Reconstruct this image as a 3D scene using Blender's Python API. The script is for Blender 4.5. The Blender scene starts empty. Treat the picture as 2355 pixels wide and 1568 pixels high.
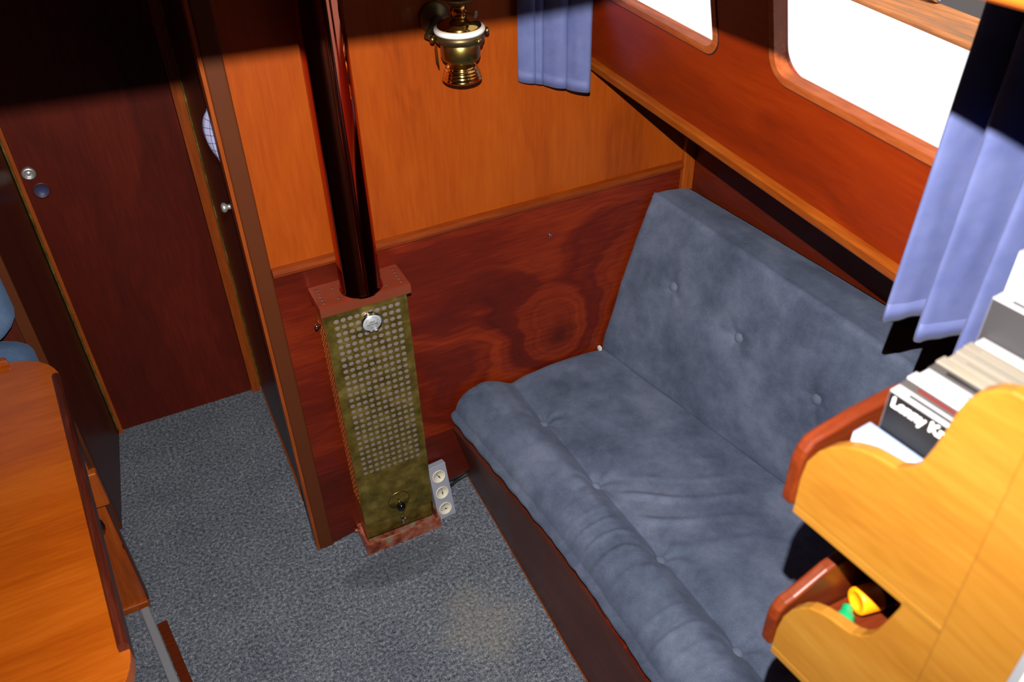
import bpy, math, random
from mathutils import Vector, Matrix, noise
random.seed(7)
R = math.radians
SC = bpy.context.scene
COL = SC.collection

# ------------------------------------------------------------------ camera
CAM = Vector((0, 0, 1.70))
RIGHT = Vector((0.89392, -0.44765, -0.02265))
UP = Vector((0.29024, 0.53960, 0.79031))
FWD = Vector((0.34156, 0.71305, -0.61228))
cd = bpy.data.cameras.new('camera'); cam = bpy.data.objects.new('camera', cd); COL.objects.link(cam)
cd.sensor_width = 36; cd.lens = 30.739; cd.clip_start = 0.02; cd.clip_end = 100
m = Matrix((RIGHT, UP, -FWD)).transposed().to_4x4(); m.translation = CAM
cam.matrix_world = m
cd.dof.use_dof = True; cd.dof.focus_distance = 1.85; cd.dof.aperture_fstop = 7.5
SC.camera = cam

# ------------------------------------------------------------------ view, sky, sun, flash
SC.view_settings.view_transform = 'Standard'; SC.view_settings.look = 'None'
SC.view_settings.gamma = 1; SC.view_settings.use_curve_mapping = False
SC.view_settings.exposure = 0.0
w = bpy.data.worlds.new('sky'); SC.world = w; w.use_nodes = True
bg = w.node_tree.nodes['Background']; bg.inputs[0].default_value = (.80, .88, 1, 1); bg.inputs[1].default_value = 0.85
sd = bpy.data.lights.new('sun', 'SUN'); sd.energy = 4.0; sd.angle = R(.6); sd.color = (1, .96, .9)
sun = bpy.data.objects.new('sun', sd); COL.objects.link(sun); sun.rotation_euler = (R(32), 0, 0)
fd = bpy.data.lights.new('camera_flash', 'SPOT'); fd.energy = 178.0; fd.shadow_soft_size = 0.0035; fd.color = (1, .97, .93)
fd.spot_size = R(118); fd.spot_blend = 1.0
fl = bpy.data.objects.new('camera_flash', fd); COL.objects.link(fl)
fm = m.copy(); fm.translation = Vector((0.0302, 0.0561, 1.7822)); fl.matrix_world = fm

# ------------------------------------------------------------------ materials
def lin(c):
    return tuple((v / 12.92 if v <= .04045 else ((v + .055) / 1.055) ** 2.4) for v in c)
def srgb(r, g, b):
    return lin((r / 255, g / 255, b / 255)) + (1,)
class NT:
    def __init__(s, name):
        s.m = bpy.data.materials.new(name); s.m.use_nodes = True
        s.t = s.m.node_tree; s.n = s.t.nodes; s.p = s.n['Principled BSDF']
    def add(s, typ, **k):
        n = s.n.new(typ)
        for a, v in k.items():
            if hasattr(n, a): setattr(n, a, v)
            else: n.inputs[a].default_value = v
        return n
    def ln(s, a, b): s.t.links.new(a, b)
    def set(s, **k):
        for a, v in k.items(): s.p.inputs[a.replace('_', ' ')].default_value = v
    def math(s, op, a, b=None, c=None):
        n = s.n.new('ShaderNodeMath'); n.operation = op
        for i, v in enumerate((a, b, c)):
            if v is None: continue
            if isinstance(v, (int, float)): n.inputs[i].default_value = v
            else: s.ln(v, n.inputs[i])
        return n.outputs[0]
    def ramp(s, fac, stops):
        n = s.n.new('ShaderNodeValToRGB'); e = n.color_ramp.elements
        while len(e) < len(stops): e.new(.5)
        for i, (p, c) in enumerate(stops): e[i].position = p; e[i].color = c
        s.ln(fac, n.inputs[0]); return n.outputs[0]
    def bump(s, h, st, dist=.001):
        n = s.n.new('ShaderNodeBump'); n.inputs['Strength'].default_value = st; n.inputs['Distance'].default_value = dist
        s.ln(h, n.inputs['Height']); s.ln(n.outputs[0], s.p.inputs['Normal'])

def plain(name, col, rough=.5, metal=0, **k):
    t = NT(name); t.set(Base_Color=col, Roughness=rough, Metallic=metal); t.set(**k); return t.m

def wood(name, dark, mid, light, grain='z', across='x', rough=.42, coat=.10, knots=(), fig=.10, freq=9, fine=.35, coat_rough=.2, streak=14):
    """Figured veneer: contour lines of a field that runs along the grain axis, bent by noise and by knots."""
    t = NT(name)
    tc = t.add('ShaderNodeTexCoord').outputs['Object']
    sp = t.add('ShaderNodeSeparateXYZ'); t.ln(tc, sp.inputs[0])
    ax = {'x': sp.outputs[0], 'y': sp.outputs[1], 'z': sp.outputs[2]}
    mp = t.add('ShaderNodeMapping'); t.ln(tc, mp.inputs[0])
    sc = {'x': 3.2, 'y': 3.2, 'z': 3.2}; sc[grain] = 1.1
    mp.inputs['Scale'].default_value = (sc['x'], sc['y'], sc['z'])
    n1 = t.add('ShaderNodeTexNoise', Scale=1.6, Detail=3, Roughness=.55); t.ln(mp.outputs[0], n1.inputs[0])
    f = t.math('ADD', ax[across], t.math('MULTIPLY', n1.outputs[0], fig * 2))
    for (kx, ky, kz, rad, amp) in knots:
        d = t.add('ShaderNodeVectorMath', operation='DISTANCE'); t.ln(tc, d.inputs[0]); d.inputs[1].default_value = (kx, ky, kz)
        q = t.math('DIVIDE', d.outputs['Value'], rad)
        g = t.math('EXPONENT', t.math('MULTIPLY', t.math('MULTIPLY', q, q), -1))
        f = t.math('ADD', f, t.math('MULTIPLY', g, amp))
    cmb = t.add('ShaderNodeCombineXYZ'); t.ln(t.math('MULTIPLY', f, freq), cmb.inputs[0]); t.ln(t.math('MULTIPLY', ax[grain], .9), cmb.inputs[1])
    n2 = t.add('ShaderNodeTexNoise', Scale=1.0, Detail=4, Roughness=.6); t.ln(cmb.outputs[0], n2.inputs[0])
    # fine pores, stretched along the grain
    mp2 = t.add('ShaderNodeMapping'); t.ln(tc, mp2.inputs[0])
    s2 = {'x': 170, 'y': 170, 'z': 170}; s2[grain] = streak
    mp2.inputs['Scale'].default_value = (s2['x'], s2['y'], s2['z'])
    n3 = t.add('ShaderNodeTexNoise', Scale=1.0, Detail=2, Roughness=.6); t.ln(mp2.outputs[0], n3.inputs[0])
    v = t.math('ADD', t.math('MULTIPLY', n2.outputs[0], 1 - fine), t.math('MULTIPLY', n3.outputs[0], fine))
    c = t.ramp(v, [(.30, dark), (.50, mid), (.70, light)])
    if knots:
        kx, ky, kz, rad, amp = knots[0]
        d = t.add('ShaderNodeVectorMath', operation='DISTANCE'); t.ln(tc, d.inputs[0]); d.inputs[1].default_value = (kx, ky, kz)
        k = t.math('SUBTRACT', 1, t.math('DIVIDE', t.math('ADD', d.outputs['Value'], t.math('MULTIPLY', n1.outputs[0], .05)), rad * .62))
        k = t.math('MULTIPLY', t.math('MAXIMUM', k, 0), .9)
        mx = t.add('ShaderNodeMix', data_type='RGBA'); t.ln(k, mx.inputs[0]); t.ln(c, mx.inputs[6])
        mx.inputs[7].default_value = tuple(x * .35 for x in dark[:3]) + (1,); c = mx.outputs[2]
    t.ln(c, t.p.inputs['Base Color'])
    t.set(Roughness=rough, Coat_Weight=coat, Coat_Roughness=coat_rough, Specular_IOR_Level=.32)
    t.bump(n3.outputs[0], .12, .0006)
    return t.m

def suede(name, dark, mid, light, sheen=.35):
    t = NT(name); tc = t.add('ShaderNodeTexCoord').outputs['Object']
    n1 = t.add('ShaderNodeTexNoise', Scale=7.0, Detail=6, Roughness=.68); t.ln(tc, n1.inputs[0])
    n2 = t.add('ShaderNodeTexNoise', Scale=480.0, Detail=2); t.ln(tc, n2.inputs[0])
    v = t.math('ADD', t.math('MULTIPLY', n1.outputs[0], .8), t.math('MULTIPLY', n2.outputs[0], .2))
    t.ln(t.ramp(v, [(.36, dark), (.5, mid), (.64, light)]), t.p.inputs['Base Color'])
    t.set(Roughness=.9, Sheen_Weight=sheen, Sheen_Roughness=.5); t.p.inputs['Sheen Tint'].default_value = light
    t.bump(n2.outputs[0], .25, .0008)
    return t.m

def carpet():
    t = NT('carpet'); tc = t.add('ShaderNodeTexCoord').outputs['Object']
    n1 = t.add('ShaderNodeTexNoise', Scale=330.0, Detail=3, Roughness=.7); t.ln(tc, n1.inputs[0])
    n2 = t.add('ShaderNodeTexNoise', Scale=130.0, Detail=2, Roughness=.6); t.ln(tc, n2.inputs[0])
    n3 = t.add('ShaderNodeTexNoise', Scale=7.0, Detail=3); t.ln(tc, n3.inputs[0])
    v = t.math('ADD', t.math('MULTIPLY', n1.outputs[0], .50), t.math('ADD', t.math('MULTIPLY', n2.outputs[0], .42), t.math('MULTIPLY', n3.outputs[0], .08)))
    c = t.ramp(v, [(.38, srgb(46, 52, 61)), (.48, srgb(92, 99, 109)), (.55, srgb(122, 126, 136)), (.66, srgb(176, 176, 178))])
    # worn beige patch with its own diamond outline, and a dark damp ring in front of the heater
    sp = t.add('ShaderNodeSeparateXYZ'); t.ln(tc, sp.inputs[0])
    nd = t.add('ShaderNodeTexNoise', Scale=14.0, Detail=4); t.ln(tc, nd.inputs[0])
    wob = t.math('MULTIPLY', t.math('SUBTRACT', nd.outputs[0], .5), .22)
    dx = t.math('ABSOLUTE', t.math('SUBTRACT', sp.outputs[0], .42)); dy = t.math('ABSOLUTE', t.math('SUBTRACT', sp.outputs[1], 1.08))
    dm = t.math('ADD', t.math('ADD', t.math('MULTIPLY', dx, 1.25), dy), wob)
    ed = t.math('MULTIPLY', t.math('MULTIPLY', t.math('SUBTRACT', .165, dm), 11), 1); ed = t.math('MINIMUM', t.math('MAXIMUM', ed, 0), 1)
    st = t.math('MULTIPLY', ed, t.math('MULTIPLY', n2.outputs[0], .5))
    mx = t.add('ShaderNodeMix', data_type='RGBA'); t.ln(st, mx.inputs[0]); t.ln(c, mx.inputs[6]); mx.inputs[7].default_value = srgb(160, 152, 136)
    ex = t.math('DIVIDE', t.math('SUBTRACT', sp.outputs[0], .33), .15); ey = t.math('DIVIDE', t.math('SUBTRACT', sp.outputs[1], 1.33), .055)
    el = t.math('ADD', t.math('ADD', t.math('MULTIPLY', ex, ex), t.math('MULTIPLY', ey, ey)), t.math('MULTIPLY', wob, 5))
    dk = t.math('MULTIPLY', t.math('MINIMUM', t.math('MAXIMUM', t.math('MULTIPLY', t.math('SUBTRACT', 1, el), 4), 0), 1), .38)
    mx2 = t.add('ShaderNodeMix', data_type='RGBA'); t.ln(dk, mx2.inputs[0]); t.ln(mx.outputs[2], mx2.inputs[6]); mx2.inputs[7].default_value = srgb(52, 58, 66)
    t.ln(mx2.outputs[2], t.p.inputs['Base Color']); t.set(Roughness=.95, Specular_IOR_Level=.15)
    t.bump(n1.outputs[0], .6, .004)
    return t.m

def patina_brass():
    t = NT('aged_brass'); tc = t.add('ShaderNodeTexCoord').outputs['Object']
    n1 = t.add('ShaderNodeTexNoise', Scale=26.0, Detail=5, Roughness=.65); t.ln(tc, n1.inputs[0])
    t.ln(t.ramp(n1.outputs[0], [(.35, srgb(86, 74, 28)), (.52, srgb(120, 102, 42)), (.68, srgb(150, 130, 66))]), t.p.inputs['Base Color'])
    t.ln(t.ramp(n1.outputs[0], [(.3, (.34,) * 3 + (1,)), (.7, (.5,) * 3 + (1,))]), t.p.inputs['Roughness'])
    t.set(Metallic=.62); return t.m

def old_copper():
    t = NT('tarnished_copper'); tc = t.add('ShaderNodeTexCoord').outputs['Object']
    n1 = t.add('ShaderNodeTexNoise', Scale=40.0, Detail=4, Roughness=.6); t.ln(tc, n1.inputs[0])
    t.ln(t.ramp(n1.outputs[0], [(.35, srgb(128, 60, 44)), (.52, srgb(190, 104, 78)), (.70, srgb(176, 164, 140))]), t.p.inputs['Base Color'])
    t.set(Metallic=.55, Roughness=.4); return t.m

def cabin_cloth():
    t = NT('curtain_satin'); tc = t.add('ShaderNodeTexCoord').outputs['Object']
    n1 = t.add('ShaderNodeTexNoise', Scale=30.0, Detail=3); t.ln(tc, n1.inputs[0])
    t.ln(t.ramp(n1.outputs[0], [(.3, srgb(83, 91, 136)), (.7, srgb(95, 102, 146))]), t.p.inputs['Base Color'])
    t.set(Roughness=.62, Sheen_Weight=.08, Sheen_Roughness=.4, Specular_IOR_Level=.3)
    n2 = t.add('ShaderNodeTexNoise', Scale=900.0, Detail=1); t.ln(tc, n2.inputs[0]); t.bump(n2.outputs[0], .15, .0004)
    return t.m

def teak_weathered():
    t = NT('weathered_teak'); tc = t.add('ShaderNodeTexCoord').outputs['Object']
    mp = t.add('ShaderNodeMapping'); t.ln(tc, mp.inputs[0]); mp.inputs['Scale'].default_value = (60, 5, 60)
    n1 = t.add('ShaderNodeTexNoise', Scale=1.0, Detail=5, Roughness=.7); t.ln(mp.outputs[0], n1.inputs[0])
    t.ln(t.ramp(n1.outputs[0], [(.32, srgb(130, 104, 76)), (.5, srgb(190, 116, 62)), (.68, srgb(222, 140, 76))]), t.p.inputs['Base Color'])
    t.set(Roughness=.8); t.bump(n1.outputs[0], .5, .002); return t.m

M = {}
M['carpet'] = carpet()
M['bulk_up'] = wood('varnished_mahogany', srgb(117, 44, 4), srgb(148, 62, 6), srgb(162, 76, 12), 'z', 'x', fig=.24, freq=6, fine=.24)
M['bulk_low'] = wood('red_mahogany_burl', srgb(54, 8, 1), srgb(93, 21, 3), srgb(143, 47, 6), 'x', 'z', fig=.22, freq=7, fine=.18,
                     knots=((.826, 1.462, .417, .13, .42), (.60, 1.462, .30, .10, .16), (1.0, 1.462, .62, .2, -.12)))
M['plinth'] = wood('dark_mahogany_plinth', srgb(55, 11, 2), srgb(77, 17, 3), srgb(103, 28, 5), 'x', 'z')
M['door'] = wood('dark_mahogany_door', srgb(57, 11, 3), srgb(80, 18, 5), srgb(103, 28, 9), 'z', 'x', fig=.2, freq=6, fine=.25)
M['dark'] = wood('dark_stained_mahogany', srgb(58, 22, 14), srgb(74, 28, 18), srgb(92, 38, 24), 'z', 'y', fig=.1)
M['cabin'] = wood('mahogany_ply', srgb(100, 26, 2), srgb(127, 36, 2), srgb(145, 47, 4), 'y', 'z', fig=.16, freq=9, fine=.22)
M['lining'] = wood('mahogany_lining', srgb(70, 19, 4), srgb(88, 25, 5), srgb(105, 34, 7), 'y', 'z', fig=.1)
M['trim'] = wood('honey_trim', srgb(110, 47, 6), srgb(136, 63, 12), srgb(152, 79, 19), 'y', 'z', fine=.5)
M['trimx'] = wood('honey_batten', srgb(95, 32, 4), srgb(121, 48, 7), srgb(136, 62, 12), 'x', 'z', fine=.5)
M['trimz'] = wood('honey_stile', srgb(120, 49, 9), srgb(139, 62, 13), srgb(158, 74, 18), 'z', 'x', fine=.5)
M['rim'] = wood('window_rim_oak', srgb(131, 55, 18), srgb(156, 73, 30), srgb(175, 93, 46), 'y', 'z', fine=.5, streak=24)
M['brown'] = plain('brown_paint', srgb(84, 40, 16), .5, Specular_IOR_Level=.25)
M['table'] = wood('varnished_table_ply', srgb(138, 56, 5), srgb(164, 76, 10), srgb(182, 93, 21), 'x', 'y', fig=.14, freq=9, fine=.3, rough=.3, coat=.5)
M['fiddle'] = wood('dark_fiddle_wood', srgb(53, 16, 9), srgb(73, 25, 13), srgb(97, 40, 25), 'y', 'x', fine=.55)
M['rack'] = wood('golden_rack_ply', srgb(119, 69, 15), srgb(139, 91, 26), srgb(151, 107, 39), 'y', 'z', fig=.16, freq=8, fine=.25)
M['rack_dark'] = wood('rack_mahogany', srgb(63, 18, 3), srgb(88, 30, 6), srgb(106, 44, 12), 'x', 'z')
M['base'] = wood('dark_settee_front', srgb(62, 26, 16), srgb(80, 34, 22), srgb(100, 44, 28), 'y', 'z', fig=.1)
M['leg'] = wood('table_leg_board', srgb(113, 44, 6), srgb(143, 63, 10), srgb(166, 80, 20), 'z', 'x', fig=.16)
M['suede'] = suede('slate_blue_suede', srgb(60, 70, 90), srgb(82, 92, 114), srgb(104, 112, 134))
M['suede_button'] = suede('slate_blue_suede_button', srgb(84, 92, 112), srgb(96, 104, 124), srgb(112, 120, 140))
M['denim'] = suede('port_blue_cloth', srgb(62, 84, 116), srgb(80, 104, 138), srgb(98, 122, 156))
M['curtain'] = cabin_cloth()
M['brass_old'] = patina_brass()
M['brass'] = plain('polished_brass', srgb(226, 178, 92), .12, 1)
M['brass_dull'] = plain('dull_brass', srgb(150, 128, 70), .32, 1)
M['bronze'] = plain('dark_bronze', srgb(110, 92, 62), .42, .9)
M['copper'] = plain('polished_copper', srgb(196, 104, 76), .08, 1)
M['copper_cap'] = plain('copper_sheet', srgb(190, 94, 64), .25, .72)
M['copper_old'] = old_copper()
M['steel'] = plain('perforated_liner', srgb(146, 132, 126), .4, .3)
M['side_brass'] = plain('brass_orange_reflection', srgb(196, 112, 52), .3, .6)  # orange reflection on the heater's side is put into this base colour
M['chrome'] = plain('chrome', srgb(222, 222, 220), .12, 1)
M['nickel'] = plain('brushed_nickel', srgb(206, 204, 200), .38, .8)
M['black'] = plain('black_plastic', srgb(14, 12, 12), .12)
M['rubber'] = plain('black_cable', srgb(26, 26, 28), .5)
M['white_porc'] = plain('white_porcelain', srgb(232, 226, 220), .25)
M['gauge_body'] = plain('grey_enamel', srgb(150, 152, 168), .45)
M['dial'] = plain('cream_dial', srgb(226, 218, 196), .4)
M['dial_silver'] = plain('silver_dial', srgb(196, 198, 202), .4, .3)
M['ink'] = plain('black_ink', srgb(18, 18, 18), .6)
M['ink_grey'] = plain('grey_ink', srgb(96, 96, 100), .6)
M['grey'] = plain('grey_metal', srgb(150, 152, 158), .45, .3)
M['dk_blue'] = plain('dark_blue_recess', srgb(58, 58, 96), .5)
M['lilac'] = plain('lilac_checked_cloth', srgb(176, 176, 214), .8)
M['white'] = plain('white_gelcoat', srgb(240, 240, 238), .4)
M['teak'] = teak_weathered()
M['ground'] = plain('tarred_quay', srgb(74, 66, 62), .9)
M['ceil'] = plain('cream_deckhead', srgb(200, 190, 170), .6)
M['dark_wall'] = plain('cabin_dark_paint', srgb(60, 34, 22), .7)
M['orange'] = plain('orange_plastic', srgb(255, 150, 10), .35)
M['green'] = plain('green_plastic', srgb(0, 150, 90), .4)
M['navy'] = plain('navy_plastic', srgb(18, 40, 56), .4)
M['red'] = plain('red_print', srgb(170, 30, 24), .5)
M['cream_edge'] = plain('cream_paint', srgb(236, 226, 206), .5)
def glass(name, tint=(1, 1, 1, 1)):
    t = NT(name); n = t.n
    tr = n.new('ShaderNodeBsdfTransparent'); gl = n.new('ShaderNodeBsdfGlossy'); gl.inputs['Roughness'].default_value = .02
    tr.inputs[0].default_value = tint
    mx = n.new('ShaderNodeMixShader'); fr = n.new('ShaderNodeFresnel'); fr.inputs[0].default_value = 1.45
    gm_ = n.new('ShaderNodeNewGeometry'); t.ln(t.math('MULTIPLY', fr.outputs[0], t.math('SUBTRACT', 1, gm_.outputs['Backfacing'])), mx.inputs[0]); t.ln(tr.outputs[0], mx.inputs[1]); t.ln(gl.outputs[0], mx.inputs[2])
    t.ln(mx.outputs[0], n['Material Output'].inputs[0]); return t.m
M['glass'] = glass('window_glass')
M['case'] = plain('clear_case_plastic', srgb(150, 148, 150), .3)

# ------------------------------------------------------------------ mesh helpers
class MB:
    def __init__(s): s.v = []; s.f = []; s.sm = []
    def add(s, vs, fs, smooth=False):
        o = len(s.v); s.v += [Vector(v) for v in vs]
        s.f += [tuple(i + o for i in f) for f in fs]; s.sm += [smooth] * len(fs); return s
    def hexa(s, a):   # 8 corners: bottom 4 (ccw from above), top 4
        return s.add(a, [(3, 2, 1, 0), (4, 5, 6, 7), (0, 1, 5, 4), (1, 2, 6, 5), (2, 3, 7, 6), (3, 0, 4, 7)])
    def box(s, x0, x1, y0, y1, z0, z1):
        return s.hexa([(x0, y0, z0), (x1, y0, z0), (x1, y1, z0), (x0, y1, z0), (x0, y0, z1), (x1, y0, z1), (x1, y1, z1), (x0, y1, z1)])
    def loft(s, loops, closed=True, caps=True, smooth=True):
        n = len(loops[0]); vs = [v for l in loops for v in l]; fs = []
        for i in range(len(loops) - 1):
            for j in range(n if closed else n - 1):
                k = (j + 1) % n
                fs.append((i * n + j, i * n + k, (i + 1) * n + k, (i + 1) * n + j))
        s.add(vs, fs, smooth)
        if caps and closed:
            s.add(loops[0], [tuple(range(n))[::-1]]); s.add(loops[-1], [tuple(range(n))])
        return s
    def tube(s, pts, r, n=16, caps=True):
        pts = [Vector(p) for p in pts]; rs = r if isinstance(r, (list, tuple)) else [r] * len(pts)
        loops = []; ref = None
        for i, p in enumerate(pts):
            d = (pts[min(i + 1, len(pts) - 1)] - pts[max(i - 1, 0)]).normalized()
            if ref is None: ref = d.orthogonal().normalized()
            u = (ref - d * ref.dot(d)).normalized(); ref = u; q = d.cross(u)
            loops.append([p + (u * math.cos(2 * math.pi * k / n) + q * math.sin(2 * math.pi * k / n)) * rs[i] for k in range(n)])
        return s.loft(loops, caps=caps)
    def lathe(s, prof, c, axis=(0, 0, 1), n=48, caps=True):
        a = Vector(axis).normalized(); u = a.orthogonal().normalized(); q = a.cross(u); c = Vector(c)
        loops = [[c + a * h + (u * math.cos(2 * math.pi * k / n) + q * math.sin(2 * math.pi * k / n)) * max(r, 1e-5) for k in range(n)] for r, h in prof]
        return s.loft(loops, caps=caps)
    def ball(s, c, r, n=20):
        return s.lathe([(r * math.sin(math.pi * i / n), -r * math.cos(math.pi * i / n)) for i in range(n + 1)], c, n=24, caps=False)
    def prism(s, outline, off):      # planar outline, extruded by a vector
        off = Vector(off); a = [Vector(p) for p in outline]; b = [p + off for p in a]; n = len(a)
        s.add(a, [tuple(range(n))]); s.add(b, [tuple(range(n))[::-1]])
        return s.add(a + b, [(i, i + n, (i + 1) % n + n, (i + 1) % n) for i in range(n)])
    def xf(s, fn): s.v = [Vector(fn(v)) for v in s.v]; return s

def origin(o):
    p = Vector((0, 0, 0))
    while o is not None: p += o.location; o = o.parent
    return p
def mesh(name, mb, mat, parent=None, bevel=0, at=None, solid=0):
    base = origin(parent) if parent else Vector(at or (0, 0, 0))
    me = bpy.data.meshes.new(name); me.from_pydata([v - base for v in mb.v], [], mb.f); me.update()
    for p, sm in zip(me.polygons, mb.sm): p.use_smooth = sm
    import bmesh
    b = bmesh.new(); b.from_mesh(me); bmesh.ops.remove_doubles(b, verts=b.verts, dist=1e-6); bmesh.ops.recalc_face_normals(b, faces=b.faces); b.to_mesh(me); b.free()
    for mm in (mat if isinstance(mat, (list, tuple)) else [mat]): me.materials.append(mm)
    o = bpy.data.objects.new(name, me); COL.objects.link(o)
    if parent: o.parent = parent
    else: o.location = base
    if solid:
        md = o.modifiers.new('solid', 'SOLIDIFY'); md.thickness = solid; md.offset = 0
    if bevel:
        md = o.modifiers.new('bevel', 'BEVEL'); md.width = bevel; md.segments = 3; md.limit_method = 'ANGLE'; md.angle_limit = R(35)
        me.shade_smooth() if False else None
    return o
def thing(name, label, cat, loc, group=None):
    o = bpy.data.objects.new(name, None); COL.objects.link(o); o.location = loc; o.empty_display_size = .02
    return tag(o, label, cat, group)
def tag(o, label, cat, group=None):
    o['label'] = label; o['category'] = cat
    if group: o['group'] = group
    return o
def struct(name, mb, mat, parent=None, label=None, **k):
    o = mesh(name, mb, mat, parent, **k)
    if not parent: o['kind'] = 'structure'
    if label: o['label'] = label
    return o
def text(name, s, size, mat, origin_pt, right, up, parent, ext=.0003, bold=0, align='CENTER'):
    c = bpy.data.curves.new(name, 'FONT'); c.body = s; c.size = size; c.extrude = ext; c.align_x = align; c.align_y = 'CENTER'; c.offset = bold
    c.materials.append(mat); o = bpy.data.objects.new(name, c); COL.objects.link(o)
    r = Vector(right).normalized(); u = Vector(up).normalized(); u = (u - r * u.dot(r)).normalized(); n = r.cross(u)
    mm = Matrix((r, u, n)).transposed().to_4x4(); mm.translation = Vector(origin_pt) - origin(parent)
    bpy.context.view_layer.update()
    me = bpy.data.meshes.new_from_object(o.evaluated_get(bpy.context.evaluated_depsgraph_get())); bpy.data.objects.remove(o)
    me.transform(mm); me.materials.clear(); me.materials.append(mat)
    o = bpy.data.objects.new(name, me); COL.objects.link(o); o.parent = parent; return o
def arc(c, r, a0, a1, n=8):
    return [(c[0] + r * math.cos(R(a0 + (a1 - a0) * i / n)), c[1] + r * math.sin(R(a0 + (a1 - a0) * i / n))) for i in range(n + 1)]
def rrect(x0, x1, y0, y1, r, n=8):
    return arc((x1 - r, y0 + r), r, -90, 0, n) + arc((x1 - r, y1 - r), r, 0, 90, n) + arc((x0 + r, y1 - r), r, 90, 180, n) + arc((x0 + r, y0 + r), r, 180, 270, n)

def ring_plate(mb, outer, inner, to3, th):
    """Plate between two matching loops of (s,t) points; to3(s,t,depth) -> xyz."""
    n = len(outer); P = []
    for d in (0, th): P += [to3(*p, d) for p in outer] + [to3(*p, d) for p in inner]
    F = []
    for i in range(n):
        k = (i + 1) % n
        F += [(i, k, n + k, n + i), (2 * n + i, 3 * n + i, 3 * n + k, 2 * n + k), (i, 2 * n + i, 2 * n + k, k), (n + i, n + k, 3 * n + k, 3 * n + i)]
    return mb.add(P, F)

def perforated(mb, to3, w, h, nu, nv, u0, v0, pu, pv, r, seg=12):
    """Sheet w x h with a grid of round holes; to3(u,v) -> xyz on the sheet."""
    V = []; F = []
    def q(a, b, c, d): 
        o = len(V); V.extend([to3(*a), to3(*b), to3(*c), to3(*d)]); F.append((o, o + 1, o + 2, o + 3))
    ua, ub = u0 - pu / 2, u0 + pu * (nu - .5); va, vb = v0 - pv / 2, v0 + pv * (nv - .5)
    for a, b, c, d in (((0, 0), (w, 0), (w, va), (0, va)), ((0, vb), (w, vb), (w, h), (0, h)), ((0, va), (ua, va), (ua, vb), (0, vb)), ((ub, va), (w, va), (w, vb), (ub, vb))): q(a, b, c, d)
    for i in range(nu):
        for j in range(nv):
            cx, cy = u0 + i * pu, v0 + j * pv; inn = []; out = []
            for k in range(seg):
                t = 2 * math.pi * (k + .5) / seg; ct, st = math.cos(t), math.sin(t)
                inn.append((cx + r * ct, cy + r * st)); e = 1 / max(abs(ct) / (pu / 2), abs(st) / (pv / 2)); out.append((cx + e * ct, cy + e * st))
            # add the cell's corners so that cells tile exactly
            for k in range(seg):
                k2 = (k + 1) % seg; a, b = out[k], out[k2]
                corner = None
                if abs(abs(a[0] - cx) - pu / 2) < 1e-9 and abs(abs(b[1] - cy) - pv / 2) < 1e-9 and abs(abs(b[0] - cx) - pu / 2) > 1e-9: corner = (a[0], b[1])
                elif abs(abs(a[1] - cy) - pv / 2) < 1e-9 and abs(abs(b[0] - cx) - pu / 2) < 1e-9 and abs(abs(a[0] - cx) - pu / 2) > 1e-9: corner = (b[0], a[1])
                o = len(V)
                if corner: V.extend([to3(*inn[k]), to3(*a), to3(*corner), to3(*b), to3(*inn[k2])]); F.append((o, o + 1, o + 2, o + 3, o + 4))
                else: V.extend([to3(*inn[k]), to3(*a), to3(*b), to3(*inn[k2])]); F.append((o, o + 1, o + 2, o + 3))
    return mb.add(V, F)

# ================================================================== THE SETTING
YB = 1.462
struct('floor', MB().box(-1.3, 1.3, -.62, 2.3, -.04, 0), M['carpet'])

# bulkhead: upper veneer, lower burl panel, plinth board whose foot runs slightly forward towards the settee
wf = struct('wall_front', MB().prism([(.19, YB, .792), (1.30, YB, .792), (1.30, YB, 1.10), (.892, YB, 1.10), (.745, YB, 1.80), (.19, YB, 1.80)], (0, .03, 0)), M['bulk_up'])
struct('lower_panel', MB().box(.19, 1.30, YB - .001, YB + .028, .238, .792), M['bulk_low'], wf)
def plfoot(x): return YB + (x - .19) * .148
struct('plinth_board', MB().hexa([(.19, plfoot(.19), 0), (1.3, plfoot(1.3), 0), (1.3, plfoot(1.3) + .03, 0), (.19, plfoot(.19) + .03, 0),
                                  (.19, YB, .238), (1.3, YB, .238), (1.3, YB + .03, .238), (.19, YB + .03, .238)]), M['plinth'], wf)
sc = mesh('screw', MB().lathe([(.0046, 0), (.0046, .0012), (.0035, .0026), (.0012, .003), (.0008, .0016), (0, .0016)], (.800, YB - .001, .704), (0, -1, 0), 20), M['chrome'], wf)
sc['label'] = 'small round metal stud head'
def batten(pts, mat): return mat
t1 = MB().prism([(.197, YB, .783), (.197, YB - .011, .786), (.197, YB - .013, .793), (.197, YB - .011, .801), (.197, YB, .803)], (.955, 0, 0))
struct('trim_1', t1, M['trimx'])
struct('trim_2', MB().box(1.138, 1.168, YB - .014, YB, .3, 1.10), M['leg'], bevel=.003)
struct('trim_3', MB().box(.164, .197, YB - .006, YB + .035, 0, 1.80), M['brown'], bevel=.004)
struct('trim_4', MB().box(.1575, .164, YB - .004, YB + .03, 0, 1.80), M['trimz'])

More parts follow.
